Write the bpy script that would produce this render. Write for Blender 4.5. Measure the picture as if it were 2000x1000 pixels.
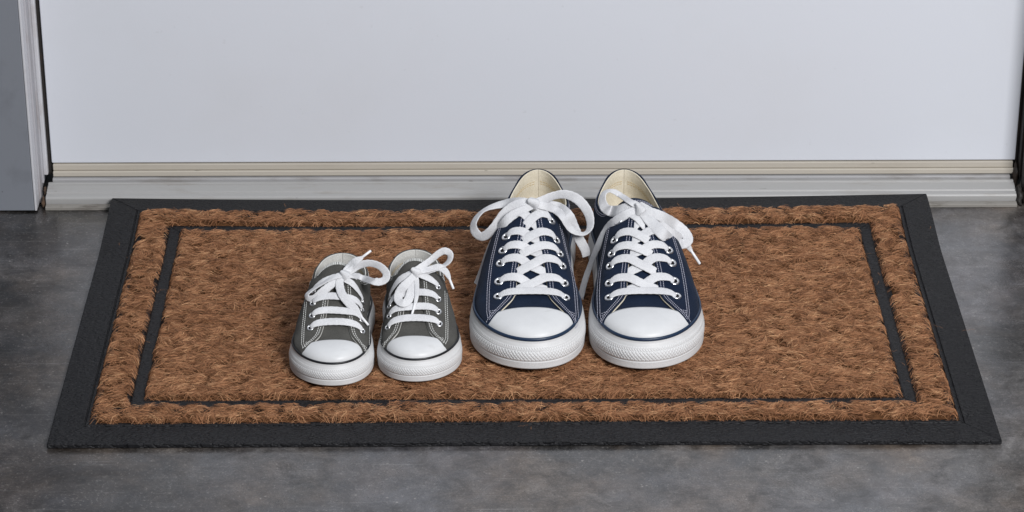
import bpy, math
import numpy as np
from mathutils import Matrix, Vector

for o in list(bpy.data.objects):
    bpy.data.objects.remove(o, do_unlink=True)
SC = bpy.context.scene
COL = SC.collection
rng = np.random.default_rng(7)

# ------------------------------------------------------------------ camera
FPX = 5608.65                      # focal length in pixels of the 2000 px wide photograph
PITCH, YAW, ROLL = 0.4594, 0.00721, -0.00032
CAM = np.array([-0.02451, -1.98681, 1.15293])
_f = np.array([math.sin(YAW)*math.cos(PITCH), math.cos(YAW)*math.cos(PITCH), -math.sin(PITCH)])
_r = np.array([math.cos(YAW), -math.sin(YAW), 0.0])
_u = np.cross(_r, _f)
CR = math.cos(ROLL)*_r + math.sin(ROLL)*_u
CU = -math.sin(ROLL)*_r + math.cos(ROLL)*_u
CF = _f
cd = bpy.data.cameras.new('camera')
cam = bpy.data.objects.new('camera', cd); COL.objects.link(cam)
cd.sensor_width = 36.0; cd.lens = FPX*36.0/2000.0; cd.clip_start = 0.05; cd.clip_end = 60.0
cam.matrix_world = Matrix(((CR[0], CU[0], -CF[0], CAM[0]), (CR[1], CU[1], -CF[1], CAM[1]),
                           (CR[2], CU[2], -CF[2], CAM[2]), (0, 0, 0, 1)))
SC.camera = cam

# ------------------------------------------------------------------ light
w = bpy.data.worlds.new('World'); SC.world = w; w.use_nodes = True
bg = w.node_tree.nodes['Background']
bg.inputs['Color'].default_value = (0.80, 0.90, 1.0, 1); bg.inputs['Strength'].default_value = 0.17
def area(name, loc, aim, size, power, col):
    l = bpy.data.lights.new(name, 'AREA'); l.shape = 'RECTANGLE'; l.size, l.size_y = size
    l.energy = power; l.color = col
    o = bpy.data.objects.new(name, l); COL.objects.link(o); o.location = loc
    o.rotation_euler = (Vector(aim)-Vector(loc)).to_track_quat('-Z', 'Y').to_euler()
    return o
area('softbox_lamp', (1.15, -2.15, 1.95), (0.0, 0.35, 0.1), (1.1, 0.9), 128.0, (0.99, 0.99, 1.0))
area('overhead_fill', (-0.3, 0.0, 2.8), (-0.05, 0.2, 0.0), (1.6, 1.0), 15.0, (0.90, 0.95, 1.0))  # unseen soft fill from above, added to support the key
SC.view_settings.view_transform = 'Standard'; SC.view_settings.look = 'None'
SC.view_settings.exposure = -0.2; SC.view_settings.gamma = 1.0
SC.view_settings.use_curve_mapping = False
SC.render.engine = 'CYCLES'
SC.cycles.use_denoising = True
SC.cycles.max_bounces = 8
SC.cycles.sample_clamp_indirect = 6.0

# ------------------------------------------------------------------ materials
def mat(name, col, rough=0.6, spec=0.4, metal=0.0):
    m = bpy.data.materials.new(name); m.use_nodes = True
    b = m.node_tree.nodes['Principled BSDF']
    b.inputs['Base Color'].default_value = (*col, 1); b.inputs['Roughness'].default_value = rough
    b.inputs['Specular IOR Level'].default_value = spec; b.inputs['Metallic'].default_value = metal
    return m
def nd(m, t, **kw):
    n = m.node_tree.nodes.new(t)
    for k, v in kw.items():
        if k in n.inputs: n.inputs[k].default_value = v
        else: setattr(n, k, v)
    return n
def lk(m, a, b): m.node_tree.links.new(a, b)
def bsdf(m): return m.node_tree.nodes['Principled BSDF']
def coords(m, scale=(1, 1, 1), rot=(0, 0, 0)):
    tc = nd(m, 'ShaderNodeTexCoord'); mp = nd(m, 'ShaderNodeMapping')
    mp.inputs['Scale'].default_value = scale; mp.inputs['Rotation'].default_value = rot
    lk(m, tc.outputs['Object'], mp.inputs['Vector']); return mp.outputs['Vector']
def ramp(m, src, stops):
    r = nd(m, 'ShaderNodeValToRGB'); e = r.color_ramp.elements
    while len(e) < len(stops): e.new(0.5)
    for q, (p, c) in zip(e, stops):
        q.position = p; q.color = (*c, 1) if len(c) == 3 else c
    lk(m, src, r.inputs['Fac']); return r.outputs['Color']
def noise(m, vec, scale, detail=4, rough=0.5, dist=0.0):
    n = nd(m, 'ShaderNodeTexNoise'); n.inputs['Scale'].default_value = scale
    n.inputs['Detail'].default_value = detail; n.inputs['Roughness'].default_value = rough
    n.inputs['Distortion'].default_value = dist
    lk(m, vec, n.inputs['Vector']); return n.outputs['Fac']
def mix(m, a, b, fac, mode='MIX'):
    n = nd(m, 'ShaderNodeMix'); n.data_type = 'RGBA'; n.blend_type = mode
    for s, v in ((n.inputs[0], fac), (n.inputs[6], a), (n.inputs[7], b)):
        if isinstance(v, bpy.types.NodeSocket): lk(m, v, s)
        elif isinstance(v, tuple): s.default_value = (*v, 1)
        else: s.default_value = v
    return n.outputs[2]
def mathn(m, op, a, b=0.5, clamp=False):
    n = nd(m, 'ShaderNodeMath'); n.operation = op; n.use_clamp = clamp
    for s, v in ((n.inputs[0], a), (n.inputs[1], b)):
        if isinstance(v, bpy.types.NodeSocket): lk(m, v, s)
        else: s.default_value = v
    return n.outputs[0]
def bump(m, h, dist, strength=1.0):
    b = nd(m, 'ShaderNodeBump'); b.inputs['Strength'].default_value = strength; b.inputs['Distance'].default_value = dist
    lk(m, h, b.inputs['Height']); lk(m, b.outputs['Normal'], bsdf(m).inputs['Normal'])

def canvas(name, dark, light):
    m = mat(name, dark, 0.9, 0.08); v = coords(m)
    n1 = noise(m, v, 1500, 2, 0.6); n2 = noise(m, v, 38, 5, 0.6); n3 = noise(m, coords(m, (1.0, 0.45, 1.0)), 95, 3, 0.5, 0.4)
    c = ramp(m, n1, [(0.3, dark), (0.75, light)])
    c = mix(m, c, tuple(x*1.7 for x in light), mathn(m, 'MULTIPLY', ramp(m, n2, [(0.4, (0, 0, 0)), (0.7, (1, 1, 1))]), 0.30))
    lk(m, c, bsdf(m).inputs['Base Color'])
    bsdf(m).inputs['Sheen Weight'].default_value = 0.04
    h = mathn(m, 'ADD', mathn(m, 'MULTIPLY', n1, 0.22), n3)
    bump(m, h, 0.0022, 0.55); return m
def fabric(name, a, b, sc=900, bd=0.0003):
    m = mat(name, a, 0.9, 0.15); v = coords(m)
    n1 = noise(m, v, sc, 3, 0.6); n2 = noise(m, v, 60, 4, 0.6)
    c = ramp(m, mathn(m, 'ADD', mathn(m, 'MULTIPLY', n1, 0.5), mathn(m, 'MULTIPLY', n2, 0.5)), [(0.35, a), (0.65, b)])
    lk(m, c, bsdf(m).inputs['Base Color']); bump(m, n1, bd, 0.7); return m
def rubber_white(name, col, rough=0.42):
    m = mat(name, col, rough, 0.4); v = coords(m)
    n = noise(m, v, 70, 5, 0.6); n2 = noise(m, v, 1200, 2)
    c = ramp(m, n, [(0.3, tuple(x*0.94 for x in col)), (0.65, col)])
    s1 = nd(m, 'ShaderNodeTexNoise'); s1.inputs['Scale'].default_value = 1; s1.inputs['Detail'].default_value = 4
    lk(m, coords(m, (60, 160, 420), (0, 0, 0.5)), s1.inputs['Vector'])
    sc = mathn(m, 'MULTIPLY', ramp(m, s1.outputs['Fac'], [(0.60, (0, 0, 0)), (0.72, (1, 1, 1))]), ramp(m, noise(m, v, 32, 3), [(0.48, (0, 0, 0)), (0.62, (1, 1, 1))]))
    c = mix(m, c, (0.33, 0.31, 0.28), mathn(m, 'MULTIPLY', sc, 0.2))
    lk(m, c, bsdf(m).inputs['Base Color'])
    lk(m, ramp(m, n, [(0.3, (rough-.08,)*3), (0.7, (rough+.1,)*3)]), bsdf(m).inputs['Roughness'])
    bump(m, n2, 0.00006, 0.6); return m

M = {}
M['navy'] = canvas('navy_canvas', (0.005, 0.010, 0.024), (0.011, 0.0195, 0.041))
M['grey'] = canvas('grey_canvas', (0.046, 0.045, 0.042), (0.088, 0.086, 0.080))
M['cream'] = fabric('cream_lining', (0.56, 0.50, 0.385), (0.78, 0.72, 0.60))
M['offwhite'] = fabric('offwhite_lining', (0.46, 0.45, 0.425), (0.68, 0.67, 0.64))
M['lace'] = fabric('white_lace', (0.56, 0.56, 0.58), (0.74, 0.74, 0.755), 1100, 0.0009)
M['aglet'] = mat('aglet_plastic', (0.78, 0.78, 0.80), 0.25, 0.5)
M['cap'] = rubber_white('white_cap_rubber', (0.64, 0.645, 0.655), 0.42)
M['fox'] = rubber_white('white_foxing_rubber', (0.64, 0.64, 0.645), 0.5)
M['navystripe'] = mat('navy_rubber', (0.012, 0.028, 0.062), 0.4, 0.4)
M['blackstripe'] = mat('black_rubber_stripe', (0.010, 0.011, 0.014), 0.4, 0.4)
M['thread'] = mat('pale_thread', (0.42, 0.42, 0.50), 0.8, 0.2)
M['threadw'] = mat('white_thread', (0.66, 0.66, 0.64), 0.8, 0.2)
M['seam'] = mat('tan_seam_thread', (0.50, 0.38, 0.20), 0.8, 0.2)
M['metal'] = mat('eyelet_aluminium', (0.80, 0.80, 0.81), 0.28, 0.5, 1.0)
M['hole'] = mat('eyelet_hole_dark', (0.012, 0.012, 0.014), 0.9, 0.1)

# rubber of the mat: worn bark-like relief
def mk_rubber():
    m = mat('mat_rubber', (0.016, 0.016, 0.018), 0.55, 0.2); v = coords(m)
    n = noise(m, v, 90, 5, 0.6)
    v2 = coords(m, (130, 330, 200))
    d = nd(m, 'ShaderNodeTexNoise'); d.inputs['Scale'].default_value = 1.0; d.inputs['Detail'].default_value = 2; lk(m, v2, d.inputs['Vector'])
    ridge = mathn(m, 'ABSOLUTE', mathn(m, 'SUBTRACT', d.outputs['Fac'], 0.5))
    crack = mathn(m, 'MINIMUM', mathn(m, 'MULTIPLY', ridge, 9.0), 1.0)
    c = ramp(m, n, [(0.3, (0.008, 0.008, 0.0095)), (0.7, (0.019, 0.019, 0.021))])
    dust = ramp(m, noise(m, v, 900, 2), [(0.66, (0, 0, 0)), (0.78, (1, 1, 1))])
    lk(m, mix(m, c, (0.07, 0.065, 0.06), mathn(m, 'MULTIPLY', dust, 0.08)), bsdf(m).inputs['Base Color'])
    lk(m, ramp(m, n, [(0.3, (0.42,)*3), (0.7, (0.66,)*3)]), bsdf(m).inputs['Roughness'])
    bump(m, crack, 0.0009, 0.9); return m
M['rubber'] = mk_rubber()

def mk_coir():
    m = mat('coir_fibre', (0.25, 0.12, 0.06), 0.7, 0.25)
    a = nd(m, 'ShaderNodeAttribute'); a.attribute_name = 'tone'
    c = ramp(m, a.outputs['Fac'], [(0.0, (0.075, 0.030, 0.014)), (0.3, (0.255, 0.112, 0.052)), (0.7, (0.44, 0.212, 0.104)), (1.0, (0.64, 0.37, 0.195))])
    lk(m, c, bsdf(m).inputs['Base Color']); return m
M['coir'] = mk_coir()
def mk_coirbase():
    m = mat('coir_backing', (0.08, 0.038, 0.018), 0.9, 0.1); v = coords(m, (250, 900, 600))
    lk(m, ramp(m, noise(m, v, 1.0, 4), [(0.3, (0.05, 0.022, 0.010)), (0.7, (0.15, 0.068, 0.030))]), bsdf(m).inputs['Base Color']); return m
M['coirbase'] = mk_coirbase()

def mk_floor():
    m = mat('polished_concrete', (0.1, 0.1, 0.1), 0.3, 0.35); v = coords(m)
    big = noise(m, v, 4.2, 8, 0.66, 0.9); mid = noise(m, v, 13, 9, 0.72, 0.7); fine = noise(m, v, 330, 5, 0.75)
    c = ramp(m, big, [(0.36, (0.022, 0.022, 0.023)), (0.47, (0.046, 0.045, 0.045)), (0.57, (0.080, 0.077, 0.076)), (0.70, (0.14, 0.136, 0.134))])
    c = mix(m, c, ramp(m, mid, [(0.36, (0.010, 0.010, 0.011)), (0.50, (0.055, 0.054, 0.053)), (0.66, (0.20, 0.195, 0.19))]), 0.55)
    tint = noise(m, coords(m, (1, 1, 1), (0, 0, 0.6)), 9, 5, 0.6)
    c = mix(m, c, (0.150, 0.112, 0.080), ramp(m, tint, [(0.44, (0, 0, 0)), (0.66, (0.50,)*3)]))
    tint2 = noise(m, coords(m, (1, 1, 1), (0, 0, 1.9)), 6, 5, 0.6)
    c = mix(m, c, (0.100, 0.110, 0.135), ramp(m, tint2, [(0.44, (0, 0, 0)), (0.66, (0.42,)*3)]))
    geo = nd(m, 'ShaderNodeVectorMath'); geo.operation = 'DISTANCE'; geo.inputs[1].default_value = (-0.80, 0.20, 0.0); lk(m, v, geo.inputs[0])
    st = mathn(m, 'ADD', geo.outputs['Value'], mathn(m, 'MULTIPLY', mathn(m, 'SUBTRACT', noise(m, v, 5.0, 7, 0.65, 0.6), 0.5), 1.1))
    c = mix(m, c, mix(m, c, (0.27, 0.25, 0.235), 1.0, 'MULTIPLY'), ramp(m, st, [(0.34, (1, 1, 1)), (0.62, (0, 0, 0))]))  # blotchy stain on the left, also painting in the weaker light there
    # grit, pores and pale aggregate specks
    c = mix(m, c, (0.30, 0.29, 0.275), mathn(m, 'MULTIPLY', ramp(m, fine, [(0.55, (0, 0, 0)), (0.70, (1, 1, 1))]), 0.50))
    c = mix(m, c, (0.012, 0.012, 0.013), mathn(m, 'MULTIPLY', ramp(m, noise(m, v, 210, 4, 0.7), [(0.28, (1, 1, 1)), (0.42, (0, 0, 0))]), 0.6))
    vo = nd(m, 'ShaderNodeTexVoronoi'); vo.inputs['Scale'].default_value = 95; lk(m, v, vo.inputs['Vector'])
    sp = mathn(m, 'MULTIPLY', ramp(m, vo.outputs['Distance'], [(0.06, (1, 1, 1)), (0.12, (0, 0, 0))]), ramp(m, noise(m, v, 31, 2), [(0.5, (0, 0, 0)), (0.6, (1, 1, 1))]))
    c = mix(m, c, (0.34, 0.33, 0.31), mathn(m, 'MULTIPLY', sp, 0.5))
    # scratches in a few directions
    for ang, hi, am in ((0.45, 0.66, 0.22), (-0.9, 0.69, 0.2), (0.12, 0.67, 0.16)):
        s1 = nd(m, 'ShaderNodeTexNoise'); s1.inputs['Scale'].default_value = 1; s1.inputs['Detail'].default_value = 2
        lk(m, coords(m, (7, 420, 1), (0, 0, ang)), s1.inputs['Vector'])
        c = mix(m, c, (0.26, 0.26, 0.26), mathn(m, 'MULTIPLY', ramp(m, s1.outputs['Fac'], [(hi, (0, 0, 0)), (hi+0.04, (1, 1, 1))]), am))
    mot = noise(m, v, 34, 11, 0.78, 0.4); gr = noise(m, v, 700, 3, 0.7)
    c = mix(m, c, ramp(m, mot, [(0.36, (0.26, 0.25, 0.24)), (0.49, (0.62, 0.61, 0.60)), (0.64, (1.0, 1.0, 1.0))]), 1.0, 'MULTIPLY')
    c = mix(m, c, ramp(m, gr, [(0.35, (0.55,)*3), (0.65, (1.0,)*3)]), 1.0, 'MULTIPLY')
    c = mix(m, c, (1.75, 1.70, 1.70), 1.0, 'MULTIPLY')
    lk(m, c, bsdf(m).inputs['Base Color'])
    lk(m, ramp(m, mid, [(0.3, (0.20,)*3), (0.7, (0.42,)*3)]), bsdf(m).inputs['Roughness'])
    lk(m, ramp(m, mid, [(0.40, (0.9,)*3), (0.60, (0.3,)*3)]), bsdf(m).inputs['Coat Weight']); bsdf(m).inputs['Coat Roughness'].default_value = 0.24; bsdf(m).inputs['Coat IOR'].default_value = 1.6
    bump(m, fine, 0.0005, 0.30); return m
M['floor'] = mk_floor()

def painted(name, col, rough=0.4, dirt=(0.3, 0.27, 0.22), dirtamt=0.2, sc=14, spec=0.4, stretch=(1, 1, 1), specks=2.2):
    m = mat(name, col, rough, spec); v = coords(m, stretch)
    n = noise(m, v, sc, 6, 0.65); f = noise(m, v, 420, 3, 0.6)
    dm = ramp(m, n, [(0.52, (0, 0, 0)), (0.78, (1, 1, 1))])
    c = mix(m, col, dirt, mathn(m, 'MULTIPLY', dm, dirtamt))
    sp = ramp(m, noise(m, v, 130, 2, 0.5), [(0.74, (0, 0, 0)), (0.79, (1, 1, 1))])
    c = mix(m, c, tuple(x*0.5 for x in dirt), mathn(m, 'MULTIPLY', sp, min(1.0, dirtamt*specks)))
    lk(m, c, bsdf(m).inputs['Base Color'])
    bump(m, f, 0.0002, 0.25); return m
M['door'] = painted('white_door_paint', (0.655, 0.675, 0.73), 0.40, (0.52, 0.51, 0.50), 0.13, 5, 0.4, (1, 1, 1), 0.7)
M['sweep'] = painted('beige_sweep', (0.47, 0.43, 0.37), 0.5, (0.3, 0.25, 0.19), 0.35, 16, 0.4, (0.4, 3, 3))
M['alu'] = painted('painted_aluminium', (0.345, 0.34, 0.335), 0.42, (0.20, 0.165, 0.125), 0.6, 22, 0.5, (0.6, 3, 3))
M['alugrey'] = painted('grey_aluminium', (0.33, 0.325, 0.33), 0.45, (0.12, 0.095, 0.07), 0.75, 22, 0.5, (0.6, 3, 3))
M['lip'] = painted('dirty_lip', (0.25, 0.235, 0.215), 0.6, (0.07, 0.055, 0.042), 0.9, 60, 0.3, (0.6, 2, 2))
M['jamb'] = painted('jamb_paint', (0.40, 0.395, 0.42), 0.5, (0.16, 0.10, 0.06), 0.5, 24, 0.4, (3, 3, 0.8))
M['jambedge'] = painted('jamb_edge_paint', (0.55, 0.55, 0.58), 0.5, (0.25, 0.17, 0.12), 0.4, 30)
M['wall'] = painted('grey_wall_paint', (0.200, 0.212, 0.240), 0.5, (0.09, 0.09, 0.10), 0.4, 20)
M['gasket'] = painted('dark_gasket', (0.022, 0.019, 0.017), 0.6, (0.10, 0.06, 0.04), 0.5, 40)
M['darkjamb'] = painted('dark_jamb', (0.075, 0.070, 0.068), 0.5, (0.03, 0.02, 0.015), 0.7, 25, 0.4, (3, 3, 0.8))
M['grime'] = painted('rust_grime', (0.060, 0.040, 0.028), 0.9, (0.16, 0.09, 0.055), 0.8, 90)

# ------------------------------------------------------------------ mesh helpers
def link(name, me, m=None, parent=None, smooth=True):
    o = bpy.data.objects.new(name, me); COL.objects.link(o)
    if m is not None: me.materials.append(m)
    if smooth and len(me.polygons): me.polygons.foreach_set('use_smooth', np.ones(len(me.polygons), bool))
    if parent is not None: o.parent = parent
    return o
def raw(name, V, F):
    me = bpy.data.meshes.new(name); me.from_pydata(np.asarray(V).tolist(), [], [list(map(int, f)) for f in F]); me.update(); return me
def npmesh(name, V, Q):
    """fast mesh out of equal-sized faces"""
    V = np.asarray(V, np.float32); Q = np.asarray(Q, np.int32); k = Q.shape[1]
    me = bpy.data.meshes.new(name)
    me.vertices.add(len(V)); me.vertices.foreach_set('co', V.ravel())
    me.loops.add(Q.size); me.loops.foreach_set('vertex_index', Q.ravel())
    me.polygons.add(len(Q)); me.polygons.foreach_set('loop_start', np.arange(0, Q.size, k, dtype=np.int32))
    me.update(calc_edges=True); me.validate(); return me
def gridfaces(nu, nv, cu=False, cv=False, flip=False, base=0):
    i = np.arange(nu if cu else nu-1); j = np.arange(nv if cv else nv-1)
    I, J = np.meshgrid(i, j, indexing='ij'); I2 = (I+1) % nu; J2 = (J+1) % nv
    q = np.stack([I*nv+J, I2*nv+J, I2*nv+J2, I*nv+J2], -1).reshape(-1, 4)+base
    return q[:, ::-1] if flip else q
def boxmesh(name, x0, x1, y0, y1, z0, z1, m, parent=None, bev=0.0):
    V = [(x, y, z) for x in (x0, x1) for y in (y0, y1) for z in (z0, z1)]
    F = [(0, 1, 3, 2), (4, 6, 7, 5), (0, 4, 5, 1), (2, 3, 7, 6), (0, 2, 6, 4), (1, 5, 7, 3)]
    o = link(name, raw(name, V, F), m, parent, False)
    if bev:
        b = o.modifiers.new('bevel', 'BEVEL'); b.width = bev; b.segments = 3; b.limit_method = 'ANGLE'
    return o
def extrude(name, prof, a0, a1, axis, m, parent=None, smooth=False):
    """closed profile extruded along x (prof = (y,z)) or z (prof = (x,y))"""
    n = len(prof); V = []
    for a in (a0, a1):
        for p in prof: V.append((a, p[0], p[1]) if axis == 'x' else (p[0], p[1], a))
    F = [(i, (i+1) % n, n+(i+1) % n, n+i) for i in range(n)] + [tuple(range(n))[::-1], tuple(range(n, 2*n))]
    return link(name, raw(name, V, F), m, parent, smooth)
def empty(name, loc=(0, 0, 0)):
    o = bpy.data.objects.new(name, None); COL.objects.link(o); o.location = loc; o.empty_display_size = 0.05; return o
def tag(o, label, cat, group=None, kind=None):
    if label: o['label'] = label
    if cat: o['category'] = cat
    if group: o['group'] = group
    if kind: o['kind'] = kind
    return o
def spl(xs, ys):
    """monotone cubic interpolation"""
    xs = np.asarray(xs, float); ys = np.asarray(ys, float); h = np.diff(xs); dl = np.diff(ys)/h
    mm = np.zeros_like(xs); mm[0], mm[-1] = dl[0], dl[-1]
    for i in range(1, len(xs)-1):
        if dl[i-1]*dl[i] > 0:
            w1 = 2*h[i]+h[i-1]; w2 = h[i]+2*h[i-1]; mm[i] = (w1+w2)/(w1/dl[i-1]+w2/dl[i])
    def f(x):
        x = np.clip(np.asarray(x, float), xs[0], xs[-1]); i = np.clip(np.searchsorted(xs, x)-1, 0, len(xs)-2)
        t = (x-xs[i])/h[i]
        return ((2*t**3-3*t**2+1)*ys[i]+(t**3-2*t**2+t)*h[i]*mm[i]+(-2*t**3+3*t**2)*ys[i+1]+(t**3-t**2)*h[i]*mm[i+1])
    return f
def sstep(a, b, x):
    t = np.clip((np.asarray(x, float)-a)/(b-a), 0, 1); return t*t*(3-2*t)
def catmull(P, n):
    P = np.asarray(P, float); Q = np.vstack([2*P[0]-P[1], P, 2*P[-1]-P[-2]]); out = []
    for i in range(1, len(Q)-2):
        t = np.linspace(0, 1, n, endpoint=False)[:, None]
        a, b, c, d = Q[i-1], Q[i], Q[i+1], Q[i+2]
        out.append(0.5*((2*b)+(-a+c)*t+(2*a-5*b+4*c-d)*t*t+(-a+3*b-3*c+d)*t**3))
    return np.vstack(out+[P[-1:]])
def nrm(v): return v/np.maximum(np.linalg.norm(v, axis=-1, keepdims=True), 1e-12)
def pix(px, py, Y):
    """the point on the photograph's ray at depth Y (world y)"""
    d = CF+CR*(px-1000)/FPX-CU*(py-500)/FPX
    return CAM+d*(Y-CAM[1])/d[1]

# ------------------------------------------------------------------ setting
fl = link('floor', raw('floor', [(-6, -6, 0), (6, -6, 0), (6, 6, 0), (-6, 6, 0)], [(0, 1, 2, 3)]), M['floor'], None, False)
tag(fl, 'polished mottled dark grey concrete floor', None, None, 'structure')

# door leaf and its sweep
YD = 0.480
door = tag(empty('door', (0.014, YD, 0.0)), 'plain white door above the doormat with beige sweep along its bottom', 'door')
def dpart(name, *a, **k):
    o = boxmesh(name, *a, **k); o.parent = door; o.matrix_parent_inverse = Matrix.Translation((-0.014, -YD, 0)); return o
dpart('panel', -0.4405, 0.4685, YD+0.0005, YD+0.042, 0.0315, 2.03, M['door'], bev=0.0012)
dpart('door_sweep', -0.4395, 0.4665, YD-0.0008, YD+0.030, 0.0245, 0.0307, M['sweep'], bev=0.0009)
dpart('door_sweep', -0.4395, 0.4675, YD-0.0030, YD+0.030, 0.0190, 0.0243, M['sweep'], bev=0.0009)
# threshold
th = tag(empty('door_threshold', (0.012, 0.4425, 0)), 'worn pale metal door threshold with ridged steps behind the doormat', 'threshold')
def tpart(name, prof, x0, x1, m):
    o = extrude(name, prof, x0, x1, 'x', m, th); o.matrix_parent_inverse = Matrix.Translation((-0.012, -0.4425, 0))
    b = o.modifiers.new('bevel', 'BEVEL'); b.width = 0.0007; b.segments = 2; b.limit_method = 'ANGLE'; b.angle_limit = 0.6; return o
tpart('floor_lip', [(0.4425, 0.0), (0.4425, 0.0036), (0.4488, 0.0042), (0.4488, 0.0)], -0.4435, 0.4665, M['lip'])
tpart('tread', [(0.4500, 0.0), (0.4498, 0.0085), (0.4510, 0.0102), (0.4560, 0.0112), (0.4562, 0.0098), (0.4578, 0.0102), (0.4580, 0.0117), (0.4690, 0.0142),
                (0.4692, 0.0126), (0.4706, 0.0128), (0.4708, 0.0147), (0.4740, 0.0152), (0.4742, 0.0)], -0.4438, 0.4668, M['alu'])
tpart('upper_step', [(0.4744, 0.0), (0.4744, 0.0172), (0.4755, 0.0180), (0.4800, 0.0184), (0.5000, 0.0184), (0.5000, 0.0)], -0.4400, 0.4640, M['alugrey'])
# left wall return + jamb
wl = tag(boxmesh('wall', -1.6, -0.4530, 0.4395, 0.60, 0.0015, 2.5, M['wall'], None, 0.0008), 'flat grey painted wall beside the pale ridged door jamb', 'wall')
jl = tag(empty('door_jamb', (-0.449, 0.44, 0)), 'pale grey ridged door jamb next to the grey wall', 'jamb')
def jp(name, par, org, *a, **k):
    o = boxmesh(name, *a, **k); o.parent = par; o.matrix_parent_inverse = Matrix.Translation((-org[0], -org[1], 0)); return o
JO = (-0.449, 0.44)
jp('edge_bead', jl, JO, -0.4528, -0.4506, 0.4388, 0.456, 0.0015, 2.2, M['jambedge'], bev=0.0008)
jp('jamb_board', jl, JO, -0.4526, -0.4488, 0.4562, 0.4700, 0.0015, 2.2, M['jamb'], bev=0.0006)
jp('stop_moulding', jl, JO, -0.4524, -0.4474, 0.4702, 0.4770, 0.0150, 2.2, M['jamb'], bev=0.0012)
jp('stop_moulding', jl, JO, -0.4524, -0.4442, 0.4772, 0.4840, 0.0205, 2.2, M['jambedge'], bev=0.0012)
jp('gasket', jl, JO, -0.4524, -0.4412, 0.4842, 0.5200, 0.0186, 2.2, M['gasket'])
jp('inner_post', jl, JO, -0.4800, -0.4526, 0.4610, 0.5200, 0.0015, 2.2, M['jamb'])
# right dark jamb
jr = tag(empty('door_jamb', (0.473, 0.44, 0)), 'dark grimy door jamb with black gasket beside the white door', 'jamb')
JR = (0.473, 0.44)
jp('gasket', jr, JR, 0.4690, 0.4740, 0.4830, 0.5200, 0.0186, 2.2, M['gasket'])
jp('stop_moulding', jr, JR, 0.4712, 0.4762, 0.4700, 0.4828, 0.0186, 2.2, M['gasket'], bev=0.001)
jp('jamb_board', jr, JR, 0.4735, 0.4800, 0.4500, 0.4698, 0.0015, 2.2, M['darkjamb'], bev=0.001)
jp('edge_bead', jr, JR, 0.4760, 0.4830, 0.4380, 0.4498, 0.0015, 2.2, M['darkjamb'], bev=0.001)
wr = tag(boxmesh('wall', 0.4832, 1.6, 0.4395, 0.60, 0.0015, 2.5, M['darkjamb'], None, 0.0008), 'dark wall beyond the grimy dark door jamb', 'wall')

# ------------------------------------------------------------------ doormat
MD, MW = 0.4455, 0.381
mt = tag(empty('doormat', (0, MD/2, 0)), 'brown coir doormat with black rubber border and inset black rubber frame line', 'doormat')
def lift(V):
    """the back edge of the mat rests on the lip of the threshold and its corners curl up"""
    V = np.array(V, float); x, y = V[:, 0], V[:, 1]
    V[:, 2] += sstep(0.33, 0.445, y)*(0.0046+0.0040*((x+0.05)/0.40)**2)
    V[:, 1] += 0.0006*np.sin(x*9.0)*sstep(0.2, 0.4, y) + 0.0007*np.sin(x*7+1)*sstep(0.2, 0, y)
    return V
def mpart(name, V, F, m, smooth=False, parent=mt):
    me = raw(name, lift(V)-np.array([0, MD/2, 0]), F); return link(name, me, m, parent, smooth)
def rail(name, A, B, C, D, prof, m, n=60):
    """mitred rail: outer edge A->B, inner edge D->C; prof = (t across, z)"""
    A, B, C, D = map(np.array, (A, B, C, D)); V = []; k = len(prof)
    for i in range(n+1):
        s = i/n; o = A+(B-A)*s; q = D+(C-D)*s
        for t, z in prof: p = o+(q-o)*t; V.append((p[0], p[1], z))
    F = gridfaces(n+1, k, False, True).tolist()+[list(range(k)), list(range(n*k, n*k+k))[::-1]]
    o = mpart(name, V, F, m)
    b = o.modifiers.new('bevel', 'BEVEL'); b.width = 0.0005; b.segments = 2; b.limit_method = 'ANGLE'; b.angle_limit = 0.5
    return o
BW = 0.0298
# the rubber base sheet
nx, ny = 60, 40
gx, gy = np.meshgrid(np.linspace(-MW+0.006, MW-0.006, nx), np.linspace(0.006, MD-0.006, ny), indexing='ij')
mpart('rubber_base', np.stack([gx, gy, np.full_like(gx, 0.0034)], -1).reshape(-1, 3), gridfaces(nx, ny), M['rubber'])
prof = [(0.0, 0.0006), (0.0, 0.0040), (0.03, 0.0044), (0.86, 0.0056), (0.875, 0.0043), (0.905, 0.0043), (0.92, 0.0058), (1.0, 0.0058), (1.0, 0.0006)]
g = 0.00025
co = [(-MW, 0.0), (MW, 0.0), (MW, MD), (-MW, MD)]
ci = [(-MW+BW, BW), (MW-BW, BW), (MW-BW, MD-BW), (-MW+BW, MD-BW)]
for i in range(4):
    j = (i+1) % 4
    A, B, C, D = map(np.array, (co[i], co[j], ci[j], ci[i])); e = nrm(B-A)*g
    rail('border_rail', A+e, B-e, C-e, D+e, prof, M['rubber'])
GX0, GX1, GY0, GY1 = 0.3216, 0.3106, 0.0562, 0.0676       # inset frame line, outer and inner limits
def d_rect(x, y, hx, y0, y1): return np.minimum(hx-np.abs(x), np.minimum(y-y0, y1-y))
def d_center(x, y): return d_rect(x, y, GX1, GY1, MD-GY1)
def d_ring(x, y): return np.minimum(d_rect(x, y, MW-BW-0.0008, BW+0.0008, MD-BW-0.0008), -d_rect(x, y, GX0, GY0, MD-GY0))
co2 = [(-GX0, GY0), (GX0, GY0), (GX0, MD-GY0), (-GX0, MD-GY0)]
ci2 = [(-GX1, GY1), (GX1, GY1), (GX1, MD-GY1), (-GX1, MD-GY1)]
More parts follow.
